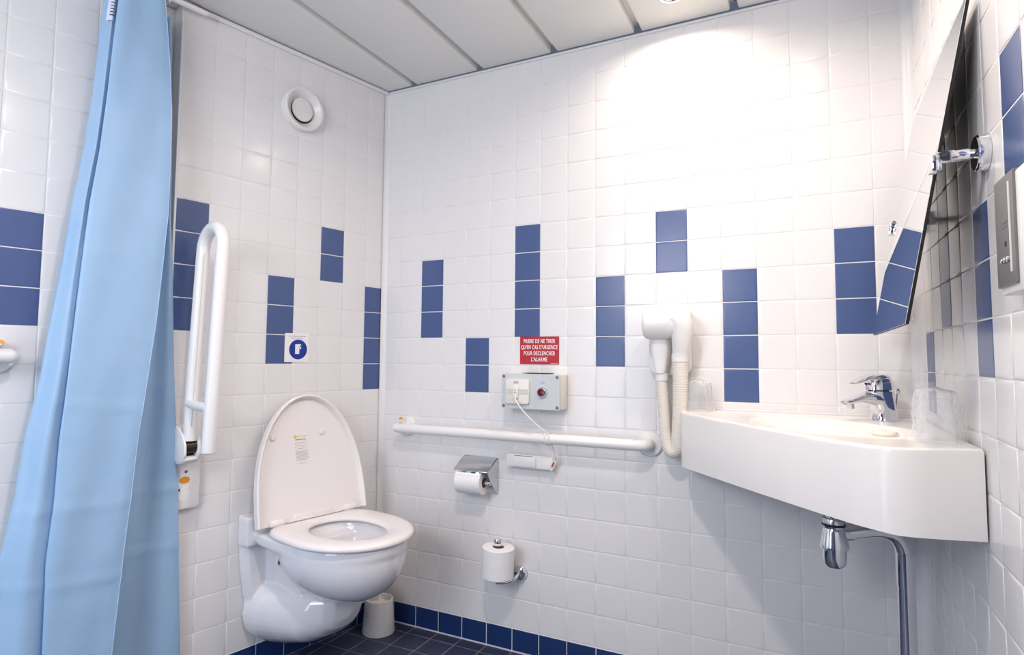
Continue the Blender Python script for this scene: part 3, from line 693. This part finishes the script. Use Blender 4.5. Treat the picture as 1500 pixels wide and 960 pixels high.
dist = 0
for i, p in enumerate(HP):
    if i: dist += (HP[i]-HP[i-1]).length
    base = .017+(.0225-.017)*min(1, i/len(HP)*1.2); rr.append(base+.0007*math.sin(dist*2*PI/.0075))
# resample finely so the ribs show
HP2 = []; 
for i in range(len(HP)-1):
    HP2 += [HP[i], (HP[i]+HP[i+1])/2]
HP2.append(HP[-1]); rr2 = []; dist = 0
for i, p in enumerate(HP2):
    if i: dist += (HP2[i]-HP2[i-1]).length
    rr2.append(.0165+.0055*min(1, i/len(HP2)*1.2)+.0003*(1 if int(dist/.0032) % 2 else -1))
finish(tube(HP2, .018, 22, rr=rr2), 'hose', M_HOSE, t, smooth=60)

# ------------------------------------------------------------------ corner basin
ZTOP = .8545
FR = [(1.090, -.006), (1.092, -.075), (1.096, -.125), (1.218, -.298), (1.309, -.425), (1.381, -.515), (1.441, -.577), (1.495, -.625), (1.530, -.648), (1.556, -.658), (1.590, -.650), (1.640, -.626), (1.694, -.600)]
FB_ = [.680, .690, .697, .7035, .708, .710, .709, .707, .706, .704, .7025, .6995, .697]
bs = thing('corner_basin', 'large cream white corner washbasin with slanted front in the right corner', 'basin', FF(0, 0, 0))
BC = Vector((1.470, -.315)); n0 = 6
def resample(P, Q, n):
    d = [0]
    for a, b in zip(P, P[1:]): d.append(d[-1]+math.hypot(b[0]-a[0], b[1]-a[1]))
    out = []
    for k in range(n+1):
        s = d[-1]*k/n; i = max(0, min(len(P)-2, next((j for j in range(len(d)-1) if d[j+1] >= s-1e-9), len(P)-2))); f = (s-d[i])/max(1e-9, d[i+1]-d[i])
        out.append((P[i][0]+(P[i+1][0]-P[i][0])*f, P[i][1]+(P[i+1][1]-P[i][1])*f, Q[i]+(Q[i+1]-Q[i])*f))
    return out
FRS = resample(FR, FB_, 60)
outl = [(a[0], a[1]) for a in FRS]+[(1.694, -.006+(-.594)*(1-k/14)) for k in range(1, 15)]+[(1.694-(1.694-1.090)*k/18, -.006) for k in range(1, 18)]
zb = [a[2] for a in FRS]+[.697-.01*k/14 for k in range(1, 15)]+[.687]*17
bm = bmesh.new(); N = len(outl)
def shr(p, d):  # move towards the basin centre by d
    v = Vector(p)-BC; l = v.length; return BC+v*((l-d)/l)
def bowl(p, k):
    v = (Vector(p)-BC); a = math.atan2(v.y, v.x); ex = Vector((math.cos(a), math.sin(a)))
    # ellipse with long axis along the slanted front
    th = a-(-.85); ra, rb = .215, .150; r = ra*rb/math.sqrt((rb*math.cos(th))**2+(ra*math.sin(th))**2)
    return BC+ex*r*k
R = []
R.append([(p[0], p[1], z+.000) for p, z in zip(outl, zb)])
R.append([(p[0], p[1], ZTOP-.008) for p in outl])
R.append([(*shr(p, .0015), ZTOP-.003) for p in outl])
R.append([(*shr(p, .005), ZTOP-.0005) for p in outl])
R.append([(*shr(p, .010), ZTOP) for p in outl])
R.append([(*shr(p, .020), ZTOP-.0015) for p in outl])
for k, z in ((1.06, -.0015), (1.0, -.003), (.96, -.010), (.92, -.025), (.84, -.055), (.70, -.085), (.48, -.105), (.22, -.112), (.10, -.114)):
    R.append([(*(bowl(p, k)), ZTOP+z) for p in outl])
V = [[bm.verts.new(p) for p in r] for r in R]
for a, b in zip(V, V[1:]):
    for i in range(N): bm.faces.new((a[i], a[(i+1) % N], b[(i+1) % N], b[i]))
bm.faces.new(V[-1])
# inner skirt and underside
U = [[bm.verts.new((*shr(p, .012), z+.001)) for p, z in zip(outl, zb)], [bm.verts.new((*shr(p, .016), z+.022)) for p, z in zip(outl, zb)], [bm.verts.new((*bowl(p, 1.02), ZTOP-.07)) for p in outl], [bm.verts.new((*bowl(p, .75), ZTOP-.120)) for p in outl], [bm.verts.new((*bowl(p, .15), ZTOP-.132)) for p in outl]]
U = [V[0]]+U
for a, b in zip(U, U[1:]):
    for i in range(N): bm.faces.new((a[i], b[i], b[(i+1) % N], a[(i+1) % N]))
bm.faces.new(U[-1]); bmesh.ops.recalc_face_normals(bm, faces=bm.faces)
finish(bm, 'basin_body', M_BASIN, bs, smooth=35)
finish(lathe([(.022, ZTOP-.113), (.020, ZTOP-.110), (.012, ZTOP-.111), (0, ZTOP-.108)], 28, 'z', (BC.x, BC.y, 0)), 'plug', M_CHR, bs)
finish(box(XA*0+1.09, 1.694, -.0062, -.0008, ZTOP-.002, ZTOP+.004), 'sealant', M_SIL, bs, bevel=.002)
# ------------------------------------------------------------------ bottle trap and waste pipe
t = thing('bottle_trap', 'chrome bottle trap and waste pipe bending down below the corner basin', 'trap', FF(1.471, -.318, 0))
finish(lathe([(.0165, .735), (.0165, .635)], 28), 'tailpiece', M_CHR, t)
finish(lathe([(.0165, .646), (.0220, .645), (.0238, .640), (.0238, .626), (.022, .622)], 32), 'top_nut', M_CHRB, t)
finish(lathe([(.0242, .633), (.0246, .632), (.0246, .629), (.0242, .628)], 32), 'seal_ring', M_BLK, t)
finish(lathe([(.0, .6235), (.0225, .623), (.0245, .616), (.0310, .584), (.0310, .579), (.0255, .578)], 40), 'trap_cone', M_CHR, t)
finish(lathe([(.0256, .580), (.0256, .556), (.0240, .543), (.018, .536), (.008, .534), (0, .5335)], 40), 'trap_cup', M_CHR, t)
finish(tube([(.012, .006, .612), (.036, .016, .612)], .0185, 24), 'side_nut', M_CHR, t)
PP = smoothpath([(.020, .010, .612), (.055, .022, .618), (.088, .034, .622), (.112, .042, .618), (.130, .048, .604), (.140, .052, .580), (.142, .053, .55), (.142, .053, .40), (.142, .053, .22), (.142, .053, .0)], 6)
finish(tube(PP, .0185, 24), 'waste_pipe', M_CHR, t)
finish(tube([(.142, .053, .500), (.142, .053, .575)], .0196, 24), 'pipe_sleeve', M_CHR, t)

# ------------------------------------------------------------------ mixer tap
t = thing('mixer_tap', 'chrome single lever mixer tap on the back corner of the basin', 'tap', Matrix.Translation((1.597, -.085, ZTOP-.0012)) @ Matrix.Rotation(math.atan2(-.62, -.78), 4, 'Z'))
# local +x points along the spout
def osec(x0, x1, hy, z, e=2.6, n=28, tilt=0):
    c = (x0+x1)/2; h = (x1-x0)/2
    return [(c+h*math.copysign(abs(math.cos(2*PI*k/n))**(2/e), math.cos(2*PI*k/n)), hy*math.copysign(abs(math.sin(2*PI*k/n))**(2/e), math.sin(2*PI*k/n)), z+tilt*math.cos(2*PI*k/n)) for k in range(n)]
finish(loft([osec(-.034, .030, .027, 0), osec(-.033, .028, .0265, .005), osec(-.030, .027, .025, .03), osec(-.027, .036, .0255, .05), osec(-.025, .046, .026, .066), osec(-.024, .045, .0260, .0745)]), 'tap_body', M_CHR, t, smooth=60)
def xsec(x, hy, z0, z1, n=20):
    c, h = (z0+z1)/2, (z1-z0)/2
    return [(x, hy*math.copysign(abs(math.cos(2*PI*k/n))**.8, math.cos(2*PI*k/n)), c+h*math.copysign(abs(math.sin(2*PI*k/n))**.8, math.sin(2*PI*k/n))) for k in range(n)]
finish(loft([xsec(.0, .025, .030, .073), xsec(.03, .0245, .038, .073), xsec(.052, .0225, .044, .070), xsec(.072, .0195, .046, .064), xsec(.092, .0175, .043, .057), xsec(.108, .0155, .040, .052), xsec(.115, .012, .042, .050)]), 'spout', M_CHR, t, smooth=60)
bm = lathe([(.0, -.006), (.0085, -.006), (.0085, -.008), (.0115, -.008), (.0120, .006), (.0, .008)], 24); bm.transform(Matrix.Translation((.101, 0, .038)) @ Matrix.Rotation(.25, 4, 'Y')); finish(bm, 'aerator', M_CHR, t)
bm = lathe([(.0, -.0065), (.0083, -.0065)], 20, capped=False); bm.transform(Matrix.Translation((.1008, 0, .0375)) @ Matrix.Rotation(.25, 4, 'Y')); finish(bm, 'aerator_mesh', M_DARK, t)
finish(loft([osec(-.024, .046, .0265, .0775), osec(-.022, .044, .026, .092), osec(-.019, .037, .024, .104), osec(-.014, .026, .018, .111), osec(-.006, .012, .008, .1135)]), 'lever_hub', M_CHR, t, smooth=60)
finish(tube([(.011, 0, .073), (.011, 0, .0785)], .0235, 24), 'hub_joint', M_DARK, t)
finish(loft([xsec(-.018, .010, .104, .110), xsec(-.008, .018, .106, .1165), xsec(.020, .025, .108, .119), xsec(.048, .024, .105, .1145), xsec(.070, .020, .097, .104), xsec(.086, .013, .092, .0965)]), 'lever', M_CHR, t, smooth=60)
bm = lathe([(0, -.001), (.0035, 0), (.003, .0015), (0, .002)], 14, 'x', (.0440, .005, .093)); finish(bm, 'hot_mark', M_RED, t)
bm = lathe([(0, -.001), (.0035, 0), (.003, .0015), (0, .002)], 14, 'x', (.0440, -.005, .093)); finish(bm, 'cold_mark', M_SBLUE, t)
finish(tube([(-.040, -.004, .001), (-.052, -.006, .070)], .0016, 10), 'popup_rod', M_CHR, t)
finish(lathe([(0, -.007), (.005, -.006), (.007, 0), (.005, .006), (0, .007)], 20, 'z', (-.053, -.006, .074)), 'popup_knob', M_CHR, t)

# ------------------------------------------------------------------ wrapped glasses and soap
def glass(label, x, y, sc=1, seed=1):
    rnd = random.Random(seed)
    t = thing('wrapped_tumbler', label, 'glass', FF(x, y, ZTOP-.0015), 'wrapped tumblers on the basin')
    finish(lathe([(.034*sc, 0), (.0345*sc, .001), (.0265*sc, .086*sc), (.0255*sc, .088*sc), (0, .088*sc), (0, .080*sc), (.0245*sc, .080*sc), (.0325*sc, .001), (.034*sc, 0)], 40, capped=False), 'tumbler', M_GLASS, t, smooth=40)
    bm = bmesh.new(); n = 64; rows = []
    prof_ = [(.0465, .0), (.042, .003), (.039, .012), (.0375, .03), (.036, .05), (.0345, .07), (.033, .085), (.030, .0925), (.020, .094), (.008, .096), (.002, .1)]
    for q, (r, z) in enumerate(prof_):
        row = []
        for k in range(n):
            a = 2*PI*k/n; amp = .0012+.0030*(1-abs(q-4)/6)
            rr_ = r*sc+(amp*math.sin(a*7+q*.9)*rnd.uniform(.2, 1)+rnd.gauss(0, .0007) if 0 < q < 9 else rnd.gauss(0, .0012) if q == 0 else rnd.gauss(0, .0004))
            row.append((rr_*math.cos(a), rr_*math.sin(a), z*sc+.0006+(rnd.gauss(0, .0012) if q > 1 else abs(rnd.gauss(0, .0004)))))
        rows.append(row)
    loft(rows, bm, (False, False)); finish(bm, 'plastic_wrap', M_FILM, t, smooth=60)
    finish(loft([[(x_, .001*math.sin(x_*300), z_), (x_, .001*math.sin(x_*300)+.0006, z_)] for x_, z_ in ()]+[[(-.028*sc, 0, .093*sc), (-.030*sc, .001, .106*sc)], [(.0, .002, .094*sc), (.002, .003, .110*sc)], [(.026*sc, -.001, .093*sc), (.028*sc, .001, .104*sc)]], None, (False, False), closed=False), 'wrap_seam', M_FILM, t)
glass('plastic wrapped tumbler upside down at the right end of the basin', 1.642, -.512, 1.03, 3)
glass('plastic wrapped tumbler upside down at the left end of the basin near hair dryer', 1.142, -.066, .93, 5)
t = thing('wrapped_soap', 'small round wrapped cream soap lying on the basin edge in front of tap', 'soap', FF(1.562, -.470, ZTOP-.0015))
finish(lathe([(0, 0), (.020, .0005), (.0225, .005), (.020, .0095), (.012, .011), (0, .0112)], 32), 'soap_bar', M_SOAP, t)
bm = lathe([(.0235, .0003), (.0245, .005), (.0225, .010), (.014, .0122), (.0, .0128)], 32, capped=False)
for v in bm.verts: v.co.x += random.gauss(0, .0006); v.co.y += random.gauss(0, .0006)
finish(bm, 'soap_film', M_FILM, t)

# ------------------------------------------------------------------ tilted mirror on two chrome arms
XM, ZM, TH, YN, YF, HH = 1.632, 1.352, .1841, -.672, -.136, .287
mt = Matrix.Translation((XM, (YN+YF)/2, ZM)) @ Matrix.Rotation(TH, 4, 'Y')   # local x = away from wall is -x, z up, y along wall
t = thing('tilting_mirror', 'frameless square mirror tilted out from the right wall above the basin', 'mirror', mt)
hy = (YF-YN)/2
finish(box(-.0022, .0030, -hy, hy, -HH, HH), 'backing', M_BLK, t, smooth=0)
finish(box(-.0030, -.0022, -hy, hy, -HH, HH), 'mirror_glass', M_MIR, t, smooth=0)
for sy in (-1, 1):
    finish(tube([(.002, sy*(hy-.008), -HH+.010), (.008, sy*(hy-.008), -HH+.010)], .004, 10), 'bumper', M_WPL, t)
def mirror_arm(label, y, s):
    a = thing('mirror_arm', label, 'bracket', FC(-y, 1.352), 'mirror arms')
    finish(lathe([(.030, .0008), (.030, .015), (.028, .017), (.0, .017)], 40, 'z'), 'wall_flange', M_CHR, a)
    finish(lathe([(0, .0172), (.0272, .0172), (.0272, .0178), (0, .0178)], 36, 'z').__class__ and lathe([(.0272, .0170), (.0272, .0178), (0, .0178)], 36, 'z'), 'flange_face', M_CHR, a)
    finish(tube([(0, 0, .016), (0, 0, .020), (0, 0, .030), (0, 0, .058), (0, 0, .062), (0, 0, .072)], .010, 24, rr=[.0085, .0085, .0105, .0105, .0095, .0095]), 'arm', M_CHR, a)
    finish(box(-.011, .008, -.024, .004, .063, .078), 'clip', M_CHR, a, bevel=.003)
    finish(box(-.006, .004, -.027, -.018, .070, .0815), 'clip_jaw', M_CREAM, a, bevel=.001)
mirror_arm('chrome arm with round wall plate holding the near edge of the mirror', YN-.012, 1)
mirror_arm('chrome arm holding the far edge of the mirror near the corner', YF+.010, 1)

# ------------------------------------------------------------------ grey control box at the right edge
t = thing('shaver_socket_box', 'grey faced wall socket box with white surround on the right wall', 'socket', FC(.80, 1.182))
SD = .030
finish(box(.055, .230, -.085, .072, .0008, SD), 'white_surround', M_WPL, t, bevel=.003)
finish(box(.050, .134, -.0745, .0745, .0008, SD+.003), 'metal_face', M_ALU, t, bevel=.001, seg=1)
finish(box(.116, .1185, -.058, .062, SD+.003, SD+.0045), 'white_line', M_WPL, t, smooth=0)
for k in range(2): finish(box(.082, .102, .010-.006*k, .0125-.006*k, SD+.003, SD+.0034), 'faint_print', M_SCREW, t, smooth=0)
for k in range(3):
    finish(lathe([(.0042, SD+.003), (.0042, SD+.006), (0, SD+.0065)], 16, 'z', (.082+.012*k, -.040, 0)), 'socket_pin', M_CHR, t)
finish(lathe([(.004, SD+.003), (.004, SD+.0034), (0, SD+.0034)], 16, 'z', (.094, -.018, 0)), 'socket_hole', M_DARK, t)
